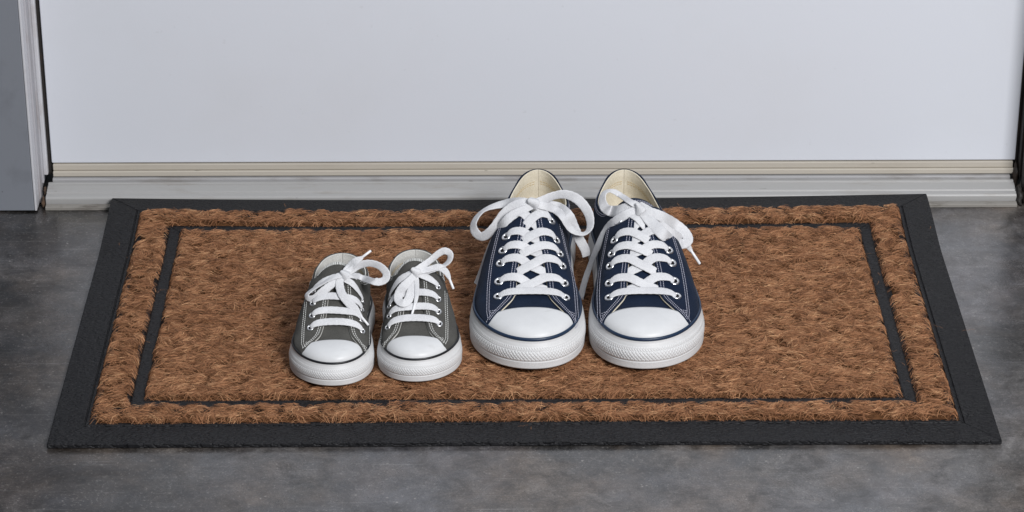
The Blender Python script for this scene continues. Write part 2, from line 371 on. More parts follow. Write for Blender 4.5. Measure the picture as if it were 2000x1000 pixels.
for i in range(4):
    j = (i+1) % 4
    A, B, C, D = map(np.array, (co2[i], co2[j], ci2[j], ci2[i])); e = nrm(B-A)*g
    rail('inset_strip', A+e, B-e, C-e, D+e, [(0, 0.003), (0.02, 0.0056), (0.15, 0.0062), (0.85, 0.0062), (0.98, 0.0056), (1, 0.003)], M['rubber'])

# coir: lumpy woven tufts made of real fibres
CXo, CYo0, CYo1 = MW-BW-0.0008, BW+0.0008, MD-BW-0.0008
def in_center(x, y, e=0.0): return (np.abs(x) < GX1+e) & (y > GY1-e) & (y < MD-GY1+e)
def in_ring(x, y, e=0.0):
    return (np.abs(x) < CXo+e) & (y > CYo0-e) & (y < CYo1+e) & ~((np.abs(x) < GX0-e) & (y > GY0+e) & (y < MD-GY0-e))
def backing(name, rects):
    V, F = [], []
    for (x0, x1, y0, y1) in rects:
        x0, x1, y0, y1 = x0+0.0045, x1-0.0045, y0+0.0045, y1-0.0045
        n = max(2, int((x1-x0)/0.0035)); k = max(2, int((y1-y0)/0.0035)); b = len(V)
        X, Y = np.meshgrid(np.linspace(x0, x1, n), np.linspace(y0, y1, k), indexing='ij')
        Z = 0.0062+0.0006*np.sin(X*390+np.sin(Y*500))*np.sin(Y*520)
        Z = np.where(np.minimum(np.minimum(X-x0, x1-X), np.minimum(Y-y0, y1-Y)) < 0.0020, 0.0038, Z)
        V += np.stack([X, Y, Z], -1).reshape(-1, 3).tolist(); F += gridfaces(n, k, base=b).tolist()
    o = mpart(name, V, F, M['coirbase'], True); return o
def fibres(name, inside, dist, seed, parent, perlump=165, fill=0.34):
    r = np.random.default_rng(seed)
    sx, sy = 0.0135, 0.0082
    cx, cy, ang = [], [], []
    for iy in range(int(MD/sy)+1):
        for ix in range(-int(MW/sx)-1, int(MW/sx)+2):
            cx.append(ix*sx+(0.5*sx if iy % 2 else 0)+r.normal(0, 0.0034)); cy.append(iy*sy+0.003+r.normal(0, 0.0022))
            ang.append((0.26 if (ix+iy) % 2 else -0.20)+r.normal(0, 0.42))
    cx, cy, ang = map(np.array, (cx, cy, ang))
    k = inside(cx, cy, -0.0005); cx, cy, ang = cx[k], cy[k], ang[k]; nl = len(cx)
    lh = r.normal(0, 0.0006, nl); lt = r.normal(0, 0.09, nl)
    L = np.repeat(np.arange(nl), perlump); N = len(L)
    # position on the lump (u along, v across), fibre follows the lump's arch
    u = r.normal(0, 0.30, N); v = r.uniform(-1, 1, N)
    ex, ey, ez = 0.0098, 0.0056, 0.0034
    stray = r.random(N)
    a = ang[L]+r.normal(0, 0.38, N)+np.where(stray > 0.955, r.normal(0, 0.9, N), 0)
    ln = r.uniform(0.0045, 0.0100, N)*np.where(stray > 0.975, 1.7, 1.0)
    depth = np.sqrt(r.uniform(0.25, 1.0, N))
    S = 4; t = np.linspace(-0.5, 0.5, S)
    curl = r.normal(0, 0.35, N)
    ax, ay = np.cos(ang[L]), np.sin(ang[L])
    px = cx[L]+ax*u*ex-ay*v*ey; py = cy[L]+ay*u*ex+ax*v*ey
    P = np.zeros((N, S, 3))
    lift_end = np.where(stray > 0.95, r.uniform(0.0, 0.0028, N), r.uniform(-0.0008, 0.0008, N))
    for s in range(S):
        th_ = a+curl*t[s]*1.6
        x = px+np.cos(th_)*ln*t[s]; y = py+np.sin(th_)*ln*t[s]
        dx, dy = x-cx[L], y-cy[L]
        ul = (dx*ax+dy*ay)/ex; vl = (-dx*ay+dy*ax)/ey
        h = np.sqrt(np.clip(1-0.50*ul**2-0.65*vl**2, 0.20, 1))
        z = 0.0078+ez*depth*h+lh[L]*h+lift_end*(t[s]+0.5)**2
        P[:, s] = np.stack([x, y, z], -1)
    # loose filling between the tufts
    nf = int(N*fill); b_ = r.choice(N, nf, replace=False)
    fx = r.uniform(-MW, MW, nf); fy = r.uniform(0, MD, nf); fa = r.normal(0, 0.5, nf); fl_ = r.uniform(0.006, 0.012, nf); fz = r.uniform(0.0078, 0.0104, nf)
    for s in range(S): P[b_, s] = np.stack([fx+np.cos(fa)*fl_*t[s], fy+np.sin(fa+curl[b_]*t[s])*fl_*t[s], fz-0.0022*(2*t[s])**2], -1)
    stray[b_] = 0
    ok = inside(P[:, 0, 0], P[:, 0, 1], 0.0016) & inside(P[:, -1, 0], P[:, -1, 1], 0.0016)
    ok |= (stray > 0.985) & inside(P[:, 2, 0], P[:, 2, 1], 0.0)
    P = P[ok]; N = len(P); L = L[ok]; depth = depth[ok]
    ef = sstep(-0.0012, 0.0026, dist(P[:, :, 0], P[:, :, 1])+r.normal(0, 0.0007, (N, 1)))
    P[:, :, 2] = 0.0040+(P[:, :, 2]-0.0040)*(0.12+0.88*ef)
    T = nrm(np.gradient(P, axis=1))
    up = nrm(np.stack([r.normal(0, 0.45, N), r.normal(0, 0.45, N), np.ones(N)], -1))[:, None, :]
    side = nrm(np.cross(T, np.broadcast_to(up, T.shape)))
    wd = r.uniform(0.00009, 0.00021, N)[:, None, None]*np.array([0.6, 1, 0.95, 0.35])[None, :, None]
    A, B = P-side*wd, P+side*wd
    V = np.stack([A, B], 2).reshape(-1, 3)            # N, S, 2
    V = lift(V)-np.array([0, MD/2, 0])
    b = (np.arange(N)*S*2)[:, None]+(np.arange(S-1)*2)[None, :]
    Q = np.stack([b, b+1, b+3, b+2], -1).reshape(-1, 4)
    me = npmesh(name, V, Q)
    tone = np.clip(0.48+0.23*r.normal(0, 1, N)+lt[L]+0.10*(depth-0.8), 0, 1)
    at = me.attributes.new('tone', 'FLOAT', 'POINT'); at.data.foreach_set('value', np.repeat(tone, S*2).astype(np.float32))
    o = link(name, me, M['coir'], parent, True); o['kind'] = 'stuff'
    return o
bc = backing('coir_center', [(-GX1, GX1, GY1, MD-GY1)])
bb = backing('coir_border', [(-CXo, CXo, CYo0, GY0), (-CXo, CXo, MD-GY0, CYo1), (-CXo, -GX0, GY0, MD-GY0), (GX0, CXo, GY0, MD-GY0)])
fibres('coir_fibres', in_center, d_center, 11, bc)
fibres('coir_fibres', in_ring, d_ring, 12, bb, 210, 0.55)
# stray fibres shed on the rubber
def shed():
    r = np.random.default_rng(5); V, Q = [], []
    for i in range(22):
        if i < 9:
            sd = r.integers(0, 4); t = r.uniform(-1, 1); q = r.uniform(0.004, BW)
            c = [(t*MW*0.97, q), (t*MW*0.97, MD-q), (-MW+q, MD*(0.5+t*0.48)), (MW-q, MD*(0.5+t*0.48))][sd]; z0 = 0.0060
        else:
            t = r.uniform(-1, 1); sd = r.integers(0, 3); mx_, my_ = (GX0+GX1)/2, (GY0+GY1)/2
            c = [(t*GX1, my_), (-mx_, MD*(0.5+t*0.35)), (mx_, MD*(0.5+t*0.35))][sd]; z0 = 0.0070
        a = r.uniform(0, 6.28); ln = r.uniform(0.005, 0.014); cu = r.normal(0, 1.1); w_ = 0.00010; n = 7; base = len(V); p = np.array(c, float)
        for k in range(n):
            th_ = a+cu*(k/n-0.5); dr = np.array([math.cos(th_), math.sin(th_)]); nn = np.array([-dr[1], dr[0]])
            for s_ in (-1, 1): V.append((*(p+nn*w_*s_), z0+0.0009*math.sin(k*1.1)**2))
            p = p+dr*ln/n
        for k in range(n-1): Q.append((base+2*k, base+2*k+1, base+2*k+3, base+2*k+2))
    me = npmesh('loose_fibres', lift(np.array(V))-np.array([0, MD/2, 0]), Q)
    at = me.attributes.new('tone', 'FLOAT', 'POINT'); at.data.foreach_set('value', np.full(len(V), 0.5, np.float32))
    o = link('loose_fibres', me, M['coir'], mt); o['kind'] = 'stuff'
shed()
def lump(name, par, org, c, sz, seed, m_='grime'):
    r = np.random.default_rng(seed); n = 14; V = []
    for i in range(n):
        for j in range(10):
            th_ = i/(n-1)*math.pi; ph = j/10*2*math.pi; k = 1+r.normal(0, 0.16)
            V.append((c[0]-org[0]+sz[0]*math.sin(th_)*math.cos(ph)*k, c[1]-org[1]+sz[1]*math.sin(th_)*math.sin(ph)*k, max(c[2]+sz[2]*math.cos(th_)*k, 0.0005)))
    return link(name, raw(name, V, gridfaces(n, 10, False, True)), M[m_], par)
lump('caulk', jl, JO, (-0.4462, 0.4520, 0.004), (0.0016, 0.0060, 0.0055), 1)
lump('caulk', jl, JO, (-0.4458, 0.4640, 0.010), (0.0013, 0.0040, 0.0045), 2)
lump('caulk', jr, JR, (0.4700, 0.4560, 0.004), (0.0040, 0.0110, 0.0120), 3, 'gasket')
lump('caulk', jr, JR, (0.4690, 0.4760, 0.016), (0.0030, 0.0050, 0.0120), 4, 'gasket')

# ------------------------------------------------------------------ sneakers
MM = 0.001
def dashes(P, Nn, step=0.0021, duty=0.72, r=0.00034):
    """thread stitches along a polyline P that lies on a surface with normals Nn"""
    seg = np.linalg.norm(np.diff(P, axis=0), axis=1); s = np.concatenate([[0], np.cumsum(seg)])
    n = max(1, int(s[-1]/step)); V, F = [], []
    for i in range(n):
        a, b = i*step, i*step+step*duty
        pa, pm, pb = (np.array([np.interp(q, s, P[:, k]) for k in range(3)]) for q in (a, (a+b)/2, b))
        nn = nrm(np.array([np.interp((a+b)/2, s, Nn[:, k]) for k in range(3)]))
        t = nrm(pb-pa); sd = np.cross(t, nn)
        base = len(V)
        for p, h in ((pa, 0.0), (pm, r*0.9), (pb, 0.0)):
            for c, d_ in ((-1, 0.0), (0, 1.0), (1, 0.0)):
                V.append(p+sd*c*r+nn*(h+d_*r*0.8))
        for k in (0, 3):
            for c in (0, 1): F.append((base+k+c, base+k+c+1, base+k+c+4, base+k+c+3))
    return V, F
def ribbon(name, ctrl, wdir, width, thick, m, parent, ws=None, n=10, flat=3.6):
    """flat woven lace: control points, width directions, width scale per control point"""
    P = catmull(ctrl, n); Wd = catmull(wdir, n)
    ws = np.ones(len(ctrl)) if ws is None else np.asarray(ws, float)
    Ws = catmull(np.stack([ws, ws, ws], -1), n)[:, 0]
    T = nrm(np.gradient(P, axis=0)); Wd = nrm(Wd-T*np.sum(Wd*T, -1, keepdims=True)); Nn = np.cross(T, Wd)
    k = 12; a = np.linspace(0, 2*math.pi, k, endpoint=False)
    ca = np.sign(np.cos(a))*np.abs(np.cos(a))**(2/flat); sa = np.sign(np.sin(a))*np.abs(np.sin(a))**(2/flat)
    wob = 1+0.03*np.sin(np.arange(len(P))*1.7+len(name))
    V = P[:, None, :]+Wd[:, None, :]*(ca[None, :, None]*(width/2*Ws*wob)[:, None, None])+Nn[:, None, :]*(sa[None, :, None]*(thick/2*(0.65+0.35/np.maximum(Ws, 0.4)))[:, None, None])
    F = gridfaces(len(P), k, False, True).tolist()+[list(range(k))[::-1], list(range((len(P)-1)*k, len(P)*k))]
    return link(name, raw(name, V.reshape(-1, 3), F), m, parent)

class Shoe:
    def __init__(s, name, S, loc, mx, label, group, rot=0.0):
        s.S = S; s.mx = mx; s.loc = np.array(loc); s.rot = rot
        s.root = tag(empty(name, loc), label, 'shoe', group); s.root.rotation_euler = (0, 0, rot)
        s.zt_tab = spl(*[np.array(q)*MM for q in zip(*S['zt'])])
        s.lat_tab = spl(*[np.array(q)*MM for q in zip(*S['lat'])]); s.med_tab = spl(*[np.array(q)*MM for q in zip(*S['med'])])
        s.xs = spl(*[np.array(q)*MM for q in zip(*S['spine'])])
        s.xe = spl(*[np.array(q)*MM for q in zip(*S['eye_edge'])])
        s.zc = spl(*[np.array(q)*MM for q in zip(*S['collar'])])
        s.zf = spl(*[np.array(q)*MM for q in zip(*S['fox'])])
        s.L, s.Lt, s.Lh = S['L']*MM, S['Lt']*MM, S['Lh']*MM
    # --- plan outline, inset by e
    def side(s, d, e=0.0):
        d = np.asarray(d, float)
        tt = np.clip((s.Lt-d)/(s.Lt-e), 0, 1); fr = (1-tt**2.05)**(1/2.05)
        hh = np.clip((d-s.Lh)/(s.L-e-s.Lh), 0, 1); fr2 = (1-hh**2.05)**(1/2.05)
        la, me = s.lat_tab(d)+e, s.med_tab(d)-e
        c = np.where(d < s.Lt, (la+me)/2+(s.S['xtip']*MM)*tt**1.5, (la+me)/2)
        h = (me-la)/2*np.where(d < s.Lt, fr, fr2)
        return c-h, c+h
    def zb(s, d): return s.zf(d)-3.0*MM*s.S['k']
    def zt(s, d):
        e = s.S['ins']*MM; da = s.S['cap_apex']*MM; d = np.asarray(d, float)
        zc_ = s.zt_tab(da); t = np.clip((da-d)/(da-e), 0, 1)
        dome = s.zb(d)+(zc_-s.zb(d))*(1-t**2.6)**(1/2.6)
        return np.where(d < da, dome, s.zt_tab(np.maximum(d, da)))
    def nexp(s, d): return 2.35-0.35*sstep(s.S['cap_apex']*MM, s.L*0.75, d)
    # surface by (d, theta, side sg)
    def P(s, d, th, sg):
        d = np.asarray(d, float); e = s.S['ins']*MM
        a, b = s.side(d, e); ed = np.where(sg < 0, a, b); n = s.nexp(d)
        xs = np.clip(s.xs(d), a+1e-4, b-1e-4)
        x = xs+(ed-xs)*np.abs(np.cos(th))**(2/n)
        zb = s.zb(d); h = s.zt(d)-zb
        z = zb+h*np.abs(np.sin(th))**(2/n)
        lean = s.S.get('lean', 0.10)*np.maximum(z-zb, 0)*sstep(s.L*0.72, s.L, d)
        return np.stack([x*np.ones_like(z), d-lean, z], -1)
    def th_x(s, d, x, sg):
        """theta of the surface point |x| away from the spine"""
        a, b = s.side(d, s.S['ins']*MM); ed = np.where(sg < 0, a, b)
        f = np.clip(np.abs(x)/np.maximum(np.abs(ed-s.xs(d)), 1e-5), 0, 1)
        return np.arccos(f**(s.nexp(d)/2))
    def N(s, d, th, sg, h=2e-4):
        du = s.P(d+h, th, sg)-s.P(d-h, th, sg); dv = s.P(d, th+0.004, sg)-s.P(d, th-0.004, sg)
        n = nrm(np.cross(du, dv)); 
        c = np.stack([n[..., 0]*0+np.sign(sg)*np.cos(th), n[..., 0]*0, n[..., 0]*0+np.sin(th)+0.05], -1)
        return n*np.sign(np.sum(n*c, -1, keepdims=True)+1e-12)
    def Q(s, d, x, off):
        """one point on the throat: x (mm, signed from the spine), d (mm), off (mm) above the surface"""
        d, x, off = d*MM, x*MM, off*MM; sg = -1.0 if x < 0 else 1.0; th = s.th_x(d, abs(x), sg)
        th = min(float(th), math.pi/2-0.02)
        return s.P(d, th, sg)+s.N(np.array(d), np.array(th), sg)*off
    def put(s, name, V, F, m, parent=None, smooth=True):
        V = np.array(V, float).reshape(-1, 3); V[:, 0] *= s.mx
        F = [list(f) for f in F]
        if s.mx < 0: F = [f[::-1] for f in F]
        return link(name, raw(name, V, F), m, parent or s.root, smooth)
    def outline(s, e, dense=None):
        e = float(e); a = np.linspace(0, 1, 90); tip = (1-np.cos(a*math.pi/2))*(s.Lt-e)+e
        mid = np.linspace(s.Lt, s.Lh, 40)[1:-1]; hl = s.Lh+np.sin(a[::2]*math.pi/2)*(s.L-e-s.Lh)
        d = np.concatenate([tip, mid, hl]); l, r = s.side(d, e)
        P = np.vstack([np.stack([l, d], -1)[::-1], np.stack([r, d], -1)[1:-1]])   # heel -> lateral -> tip -> medial
        return P
    # --- sole
    def sole(s):
        S = s.S; B = s.outline(0.0); nB = len(B)
        seg = np.linalg.norm(np.roll(B, -1, 0)-B, axis=1); cum = np.concatenate([[0], np.cumsum(seg)]); tot = cum[-1]
        BX = np.append(B[:, 0], B[0, 0]); BY = np.append(B[:, 1], B[0, 1])
        # dense sampling round the toe
        fine = np.arange(0, tot, S['res']); yy = np.interp(fine, cum, BY)
        keep = (yy < s.Lt*1.25) | (np.arange(len(fine)) % 8 == 0); q = fine[keep]
        X = np.interp(q, cum, BX); Y = np.interp(q, cum, BY)
        for _ in range(3):
            X = (np.roll(X, 1)+2*X+np.roll(X, -1))/4; Y = (np.roll(Y, 1)+2*Y+np.roll(Y, -1))/4
        tx = np.roll(X, -1)-np.roll(X, 1); ty = np.roll(Y, -1)-np.roll(Y, 1); ll = np.hypot(tx, ty)
        nxn, nyn = -ty/ll, tx/ll
        cxm, cym = X.mean(), Y.mean()
        sg = np.sign(np.sum(nxn*(X-cxm)+nyn*(Y-cym))); nxn *= sg; nyn *= sg
        b = 1-sstep(s.Lt*0.45, s.Lt*1.2, Y)
        zf = s.zf(Y); spring = S['spring']*MM*np.clip(1-Y/(s.Lt*0.8), 0, 1)**2
        k = S['k']
        zs = np.concatenate([[0, 0, 0.6, 1.4], np.linspace(2.2, 8.6, 11), [9.0, 9.3, 9.7, 10.2], np.linspace(11, 24.0, 34), [25, 26, 27]])
        rows = []
        for i, z in enumerate(zs):
            off = {0: -9.0, 1: -3.4, 2: -1.5, 3: -0.5}.get(i, 0.0)
            zz = z*k*MM
            full = zf/(30*k*MM)*1.0
            zloc = spring*(1-z/30)+zz*full
            o = off
            if 9.0 <= z <= 9.3: o = -0.25
            elif z >= 9.7: o = 0.15
            bul = 0.5*np.exp(-((z-15)/6.5)**2)*b
            slope = -np.maximum(z-15, 0)**1.5*(0.050+0.045*b)
            ov = (o+bul+slope)*k
            rel = np.zeros_like(X)
            if 2.0 <= z <= 8.6:
                rel = 0.46*(np.abs(((q/MM/(1.15*k)+z*0.35*((np.floor(z/1.2) % 2)*2-1)) % 1)-0.5)*2)*b
            if 11.0 <= z <= 19.5:
                p_ = 3.0*k; a1 = np.abs(((q/MM/p_+z/4.0) % 1)-0.5)*2; a2 = np.abs(((q/MM/p_-z/4.0) % 1)-0.5)*2
                rel = 1.25*np.clip(np.minimum(a1, a2)*1.7, 0, 0.62)*b*k
            if 20.0 <= z <= 23.2:
                p_ = 2.3*k; rel = 0.55*(np.abs(((q/MM/p_+np.abs(z-21.6)/2.4) % 1)-0.5)*2)*b*k
            o_ = (ov+rel)*MM
            rows.append(np.stack([X+nxn*o_, Y+nyn*o_, zloc], -1))
        # top lip going inward
        for ins_, z in ((3.6, 28.6), (4.6, 29.6), (5.6, 29.9), (8.5, 29.9)):
            rows.append(np.stack([X-nxn*ins_*k*MM*(0.75+0.25*b), Y-nyn*ins_*k*MM*(0.75+0.25*b), zf*z/30], -1))
        G = np.stack(rows, 0); nu, nv = G.shape[:2]
        F = gridfaces(nu, nv, False, True, False).tolist()+[list(range(nv))]
        so = s.put('sole', G.reshape(-1, 3), F, M['fox'])
        # coloured line along the top of the foxing
        r = S['stripe']*MM; cxs = []
        ii = np.linspace(0, nv, 520, endpoint=False).astype(int)
        c0 = 4.5*k*MM*(0.75+0.25*b[ii])
        for a in np.linspace(0, 2*math.pi, 8, endpoint=False):
            o_ = -c0+np.cos(a)*r*0.75; cxs.append(np.stack([X[ii]+nxn[ii]*o_, Y[ii]+nyn[ii]*o_, zf[ii]+np.sin(a)*r-0.1*MM], -1))
        G = np.stack(cxs, 0)
        s.put('foxing_stripe', G.reshape(-1, 3), gridfaces(8, G.shape[1], True, True).tolist(), M[S['stripe_mat']], so)
    def upper(s):
        S = s.S; e = S['ins']*MM; can = M[S['canvas']]
        da, dc = S['cap_apex']*MM, S['cap_corner']*MM
        # toe cap
        th = np.linspace(0, math.pi, 61); uu = 1-np.cos(np.linspace(0, 1, 40)*math.pi/2)
        V = np.zeros((40, 61, 3))
        for j, t in enumerate(th):
            sg = -1.0 if t < math.pi/2 else 1.0; t2 = min(t, math.pi-t)
            de = dc+(da-dc)*math.sin(t2)**1.3; d = e+1e-5+(de-e)*uu
            V[:, j] = s.P(d, np.full(40, t2), np.full(40, sg))
        V[:, :, 2] += 1.2*MM*S['k']
        cap = s.put('toe_cap', V.reshape(-1, 3), gridfaces(40, 61, flip=True), M['cap'])
        so = cap.modifiers.new('thick', 'SOLIDIFY'); so.thickness = 1.5*MM*S['k']; so.offset = -1
        # vamp and tongue, one strip under the eyestays
        dd = np.linspace(dc-3*MM, S['tongue_end']*MM, 90); V = []
        wt = spl(*[np.array(q)*MM for q in zip(*S['tongue_w'])]); tz = spl(*[np.array(q)*MM for q in zip(*S['tongue_dz'])])
        for d in dd:
            row = []
            for f in np.linspace(-1, 1, 33):
                sg = -1.0 if f < 0 else 1.0; x = abs(f)*float(wt(d)); t = s.th_x(d, x, sg); p = s.P(d, t, sg)
                row.append(p+np.array([0, 0, -1.3*MM+float(tz(d))-0.0012*abs(f)**3]))
            V.append(row)
        V = np.array(V)
        tg = s.put('tongue', V.reshape(-1, 3), gridfaces(90, 33, flip=True), can)
        so = tg.modifiers.new('thick', 'SOLIDIFY'); so.thickness = 1.4*MM; so.offset = -1
        n0 = np.zeros((33, 3)); n0[:, 2] = 1
        if S.get('tongue_stitch'):
            SV, SF = [], []
            for i in S['tongue_stitch']:
                v, f = dashes(V[i]+[0, 0, 0.0003], n0, S['st']); SF += [tuple(np.array(q)+len(SV)) for q in f]; SV += list(v)
            s.put('stitching', SV, SF, M[S['thread']], tg, False)
        if S.get('whip'):
            SV, SF = [], []
            for f_ in np.linspace(1, 31, 46):
                j0 = int(f_); q_ = f_-j0; ln_ = V[-5:, j0]*(1-q_)+V[-5:, j0+1]*q_+[0, 0, 0.0003]; ln_[:, 0] += rng.normal(0, 0.0002)
                v, f = dashes(ln_, np.tile([0, 0, 1.0], (5, 1)), np.linalg.norm(ln_[-1]-ln_[0])*0.97, 0.95, 0.00032)
                SF += [tuple(np.array(q)+len(SV)) for q in f]; SV += list(v)
            s.put('edge_stitching', SV, SF, M['threadw'], tg, False)
        # quarters
        k1 = np.linspace(dc-1.5*MM, s.Lh, 110); k2 = s.Lh+np.sin(np.linspace(0, 1, 36)[1:]*math.pi/2)*(s.L-e-s.Lh-1e-5)
        ds = np.concatenate([k1, k2]); nth = 34
        for sg in (-1.0, 1.0):
            t_eye = s.th_x(ds, s.xe(ds), sg)
            zb, zt, zc = s.zb(ds), s.zt(ds), s.zc(ds)
            fr = np.clip((zc-zb)/(zt-zb), 0, 1); t_col = np.arcsin(fr**(s.nexp(ds)/2))
            te = np.where(ds < S['eye_end']*MM, t_eye, np.where(ds < S['eye_end']*MM*1.15, np.minimum(t_eye, t_col), t_col)); te[0] = 0.02
            te = np.minimum(te, math.pi/2-0.01)
            D = np.repeat(ds[:, None], nth, 1); T = te[:, None]*np.linspace(0, 1, nth)[None, :]**0.85
            P = s.P(D, T, sg); Nn = s.N(D, np.clip(T, 0.03, 1.5), sg)
            hx = float(sum(s.side(s.L-e, e))/2); P[-1, :, 0] = hx
            # heel centre: keep the two halves meeting
            Nn[-1, :, 0] = 0; Nn = nrm(Nn)
            puff = 1.0*MM*np.exp(-((T-te[:, None])/0.10)**2)*sstep(s.L*0.6, s.L*0.7, D)
            # soft canvas puckers
            wob = 0.35*MM*np.sin(D/MM*0.17*30/S['L']*9+T*3)*sstep(s.L*0.55, s.L*0.75, D)
            OUT = P+Nn*((1.3*MM*S['k'])*(0.1+0.9*sstep(0.02, 0.35, T))+wob)[..., None]
            qo = s.put('quarter', OUT.reshape(-1, 3), gridfaces(len(ds), nth, flip=(sg < 0)), can)
            so = qo.modifiers.new('thick', 'SOLIDIFY'); so.thickness = 1.1*MM; so.offset = -1
            # lining, a hair below the canvas edge and showing as a pale fold
            T2 = np.minimum(te+0.004, 1.56)[:, None]*np.linspace(0.0, 1, nth)[None, :]**0.85; P2 = s.P(D, T2, sg); P2[-1, :, 0] = hx; N2 = s.N(D, np.clip(T2, 0.03, 1.5), sg); N2[-1, :, 0] = 0; N2 = nrm(N2)
            LIN = P2-N2*(0.25*MM)-N2*(1.0*MM*(1-np.exp(-((T2-te[:, None])/0.07)**2)))[..., None]
            lo = s.put('lining', LIN.reshape(-1, 3), gridfaces(len(ds), nth, flip=(sg > 0)), M[S['lining']], qo)
            so = lo.modifiers.new('thick', 'SOLIDIFY'); so.thickness = 0.9*MM; so.offset = 1
            for fr_ in (0.60, 0.66):
                jj = int(nth*fr_); rows_ = slice(int(len(ds)*0.62), None)
                v, f = dashes(LIN[rows_, jj]-N2[rows_, jj]*0.0009, -N2[rows_, jj], 0.0030, 0.75, 0.00034)
                s.put('lining_seam', v, f, M['seam'], qo, False)
            # stitching: double row on the eyestay edge, double row outside the eyelets, double row under the collar
            SV, SF = [], []
            def add(dv, xv=None, tv=None):
                nonlocal SV, SF
                t = s.th_x(dv, xv, sg) if tv is None else tv
                p = s.P(dv, t, sg); n = s.N(dv, np.clip(t, 0.03, 1.5), sg)
                v, f = dashes(p+n*(1.3*MM*S['k']+0.15*MM), n, S['st'], r=S['str'])
                SF += [tuple(np.array(q_)+len(SV)) for q_ in f]; SV += list(v)
            dv = np.linspace(dc+2*MM, (S['eye_end']-2)*MM, 120)
            for o_ in S['st_in']: add(dv, s.xe(dv)+o_*MM)
            xo = spl(*[np.array(q)*MM for q in zip(*S['outer_st'])])
            dv = np.linspace(S['outer_st'][0][0]*MM, S['outer_st'][-1][0]*MM, 120)
            for o_ in S['st_out']: add(dv, xo(dv)+o_*MM)
            for db in S['bar']:
                xa, xb = float(s.xe(db*MM))+4*MM*S['k'], float(xo(db*MM)); dv = np.linspace(db, db+1.5*S['k'], 12)*MM
                add(dv, np.linspace(xa, xb, 12))
            k0 = np.argmin(np.abs(ds-(S['eye_end']+12)*MM))
            for o_ in (2.2, 4.0):
                dv = ds[k0:-3]; dth = o_*MM/np.maximum(s.zt(dv)-s.zb(dv), 1e-3)*1.15
                add(dv, None, np.maximum(te[k0:-3]-dth, 0.05))
            s.put('stitching', SV, SF, M[S['thread']], qo, False)
        # insole
        O = s.outline(e+2*MM); z = s.zb(np.full(len(O), s.L*0.6))-1*MM
        s.put('insole', np.column_stack([O, z]), [list(range(len(O)))], M[S['lining']], None, False)
    def eyelets(s):
        S = s.S; R, rr = S['eyelet_r']*MM, S['eyelet_t']*MM
        a = np.linspace(0, 2*math.pi, 24, endpoint=False); pr = np.linspace(0, 2*math.pi, 8, endpoint=False)
        ring = np.array([[((R+rr*math.cos(p))*math.cos(t), (R+rr*math.cos(p))*math.sin(t), rr*0.7*math.sin(p)) for p in pr] for t in a])
        hole = np.array([((R-rr*0.4)*math.cos(t), (R-rr*0.4)*math.sin(t), -0.05*MM) for t in a])
        for (d, x) in S['eyelets']:
            for sg in (-1.0, 1.0):
                th = s.th_x(d*MM, x*MM, sg); p = s.P(d*MM, th, sg); n = s.N(np.array(d*MM), th, sg)
                t1 = nrm(np.cross(n, [0, 1, 0])); t2 = np.cross(n, t1); c = p+n*(1.3*MM*S['k']+0.25*MM)
                W = lambda A: c+A[..., :1]*t1+A[..., 1:2]*t2+A[..., 2:]*n
                eo = s.put('eyelet', W(ring).reshape(-1, 3), gridfaces(24, 8, True, True), M['metal'])
                s.put('eyelet_hole', W(hole), [list(range(24))], M['hole'], eo, False)
    def lace_strand(s, pts, name='lace_strand', ws=None, width=None, thick=None):
        """pts = (d, x, off) in mm on the throat"""
        C = np.array([s.Q(*p) for p in pts]); Nn = []
        for p in pts:
            sg = -1.0 if p[1] < 0 else 1.0; th = min(float(s.th_x(p[0]*MM, abs(p[1])*MM, sg)), math.pi/2-0.02)
            Nn.append(s.N(np.array(p[0]*MM), np.array(th), sg))
        T = nrm(np.gradient(C, axis=0)); Wd = np.cross(np.array(Nn), T)
        C[:, 0] *= s.mx; Wd[:, 0] *= s.mx
        return ribbon(name, C, Wd, (width or s.S['lace_w'])*MM, (thick or s.S['lace_t'])*MM, M['lace'], s.root, ws)
    def cross_laces(s, top=1.0):
        """criss-cross strands between successive eyelet pairs; top = side whose strand lies on top"""
        E = s.S['eyelets']; k = s.S['k']; h = s.S['k']
        d0, x0 = E[0]
        s.lace_strand([(d0, -x0, -0.6), (d0+0.4, -x0+1.6*k, 2.0), (d0+2.6*k, -x0+8*k, 2.6), (d0+3.4*k, -x0*0.3, 2.2), (d0+3.4*k, x0*0.3, 2.2), (d0+2.6*k, x0-8*k, 2.6), (d0+0.4, x0-1.6*k, 2.0), (d0, x0, -0.6)],
                      ws=[0.5, 0.62, 0.95, 1, 1, 0.95, 0.62, 0.5])
        if s.S.get('bars'):
            for (d0, x0) in E[1:-1]:
                s.lace_strand([(d0, -x0, -0.6), (d0+0.4, -x0+1.6*k, 2.0), (d0+2.0*k, -x0+8*k, 2.6), (d0+2.0*k, -x0*0.3, 2.0), (d0+1.2*k, x0*0.3, 2.0), (d0+2.0*k, x0-8*k, 2.6), (d0+0.4, x0-1.6*k, 2.0), (d0, x0, -0.6)],
                              ws=[0.5, 0.62, 0.9, .95, .95, 0.9, 0.62, 0.5])
            return
        for i in range(1, len(E)):
            (da, xa), (db, xb) = E[i], E[i-1]; st = da-db
            for sg in (-1.0, 1.0):
                up = 2.3 if sg == top else 0.7
                f1, f2, f3 = s.S.get('dive', (0.30, 0.42, 0.22))
                xg = max(float(s.xe((db+0.45*st)*MM))/MM, 1.5)
                s.lace_strand([(da, sg*xa, -0.6), (da+0.6, sg*(xa-1.6*k), 2.0), (da+1.6*k, sg*(xa*0.72), 2.9), (da+0.3*k, sg*(xa*0.40), 2.5),
                               (da-f1*st, sg*0.5, up), (db+f2*st, -sg*xg*0.8, up*0.4+0.2), (db+f3*st, -sg*(xg+3.5*k), -1.0)],
                              ws=[0.5, 0.62, 0.95, 1, 1, 1, 0.9])
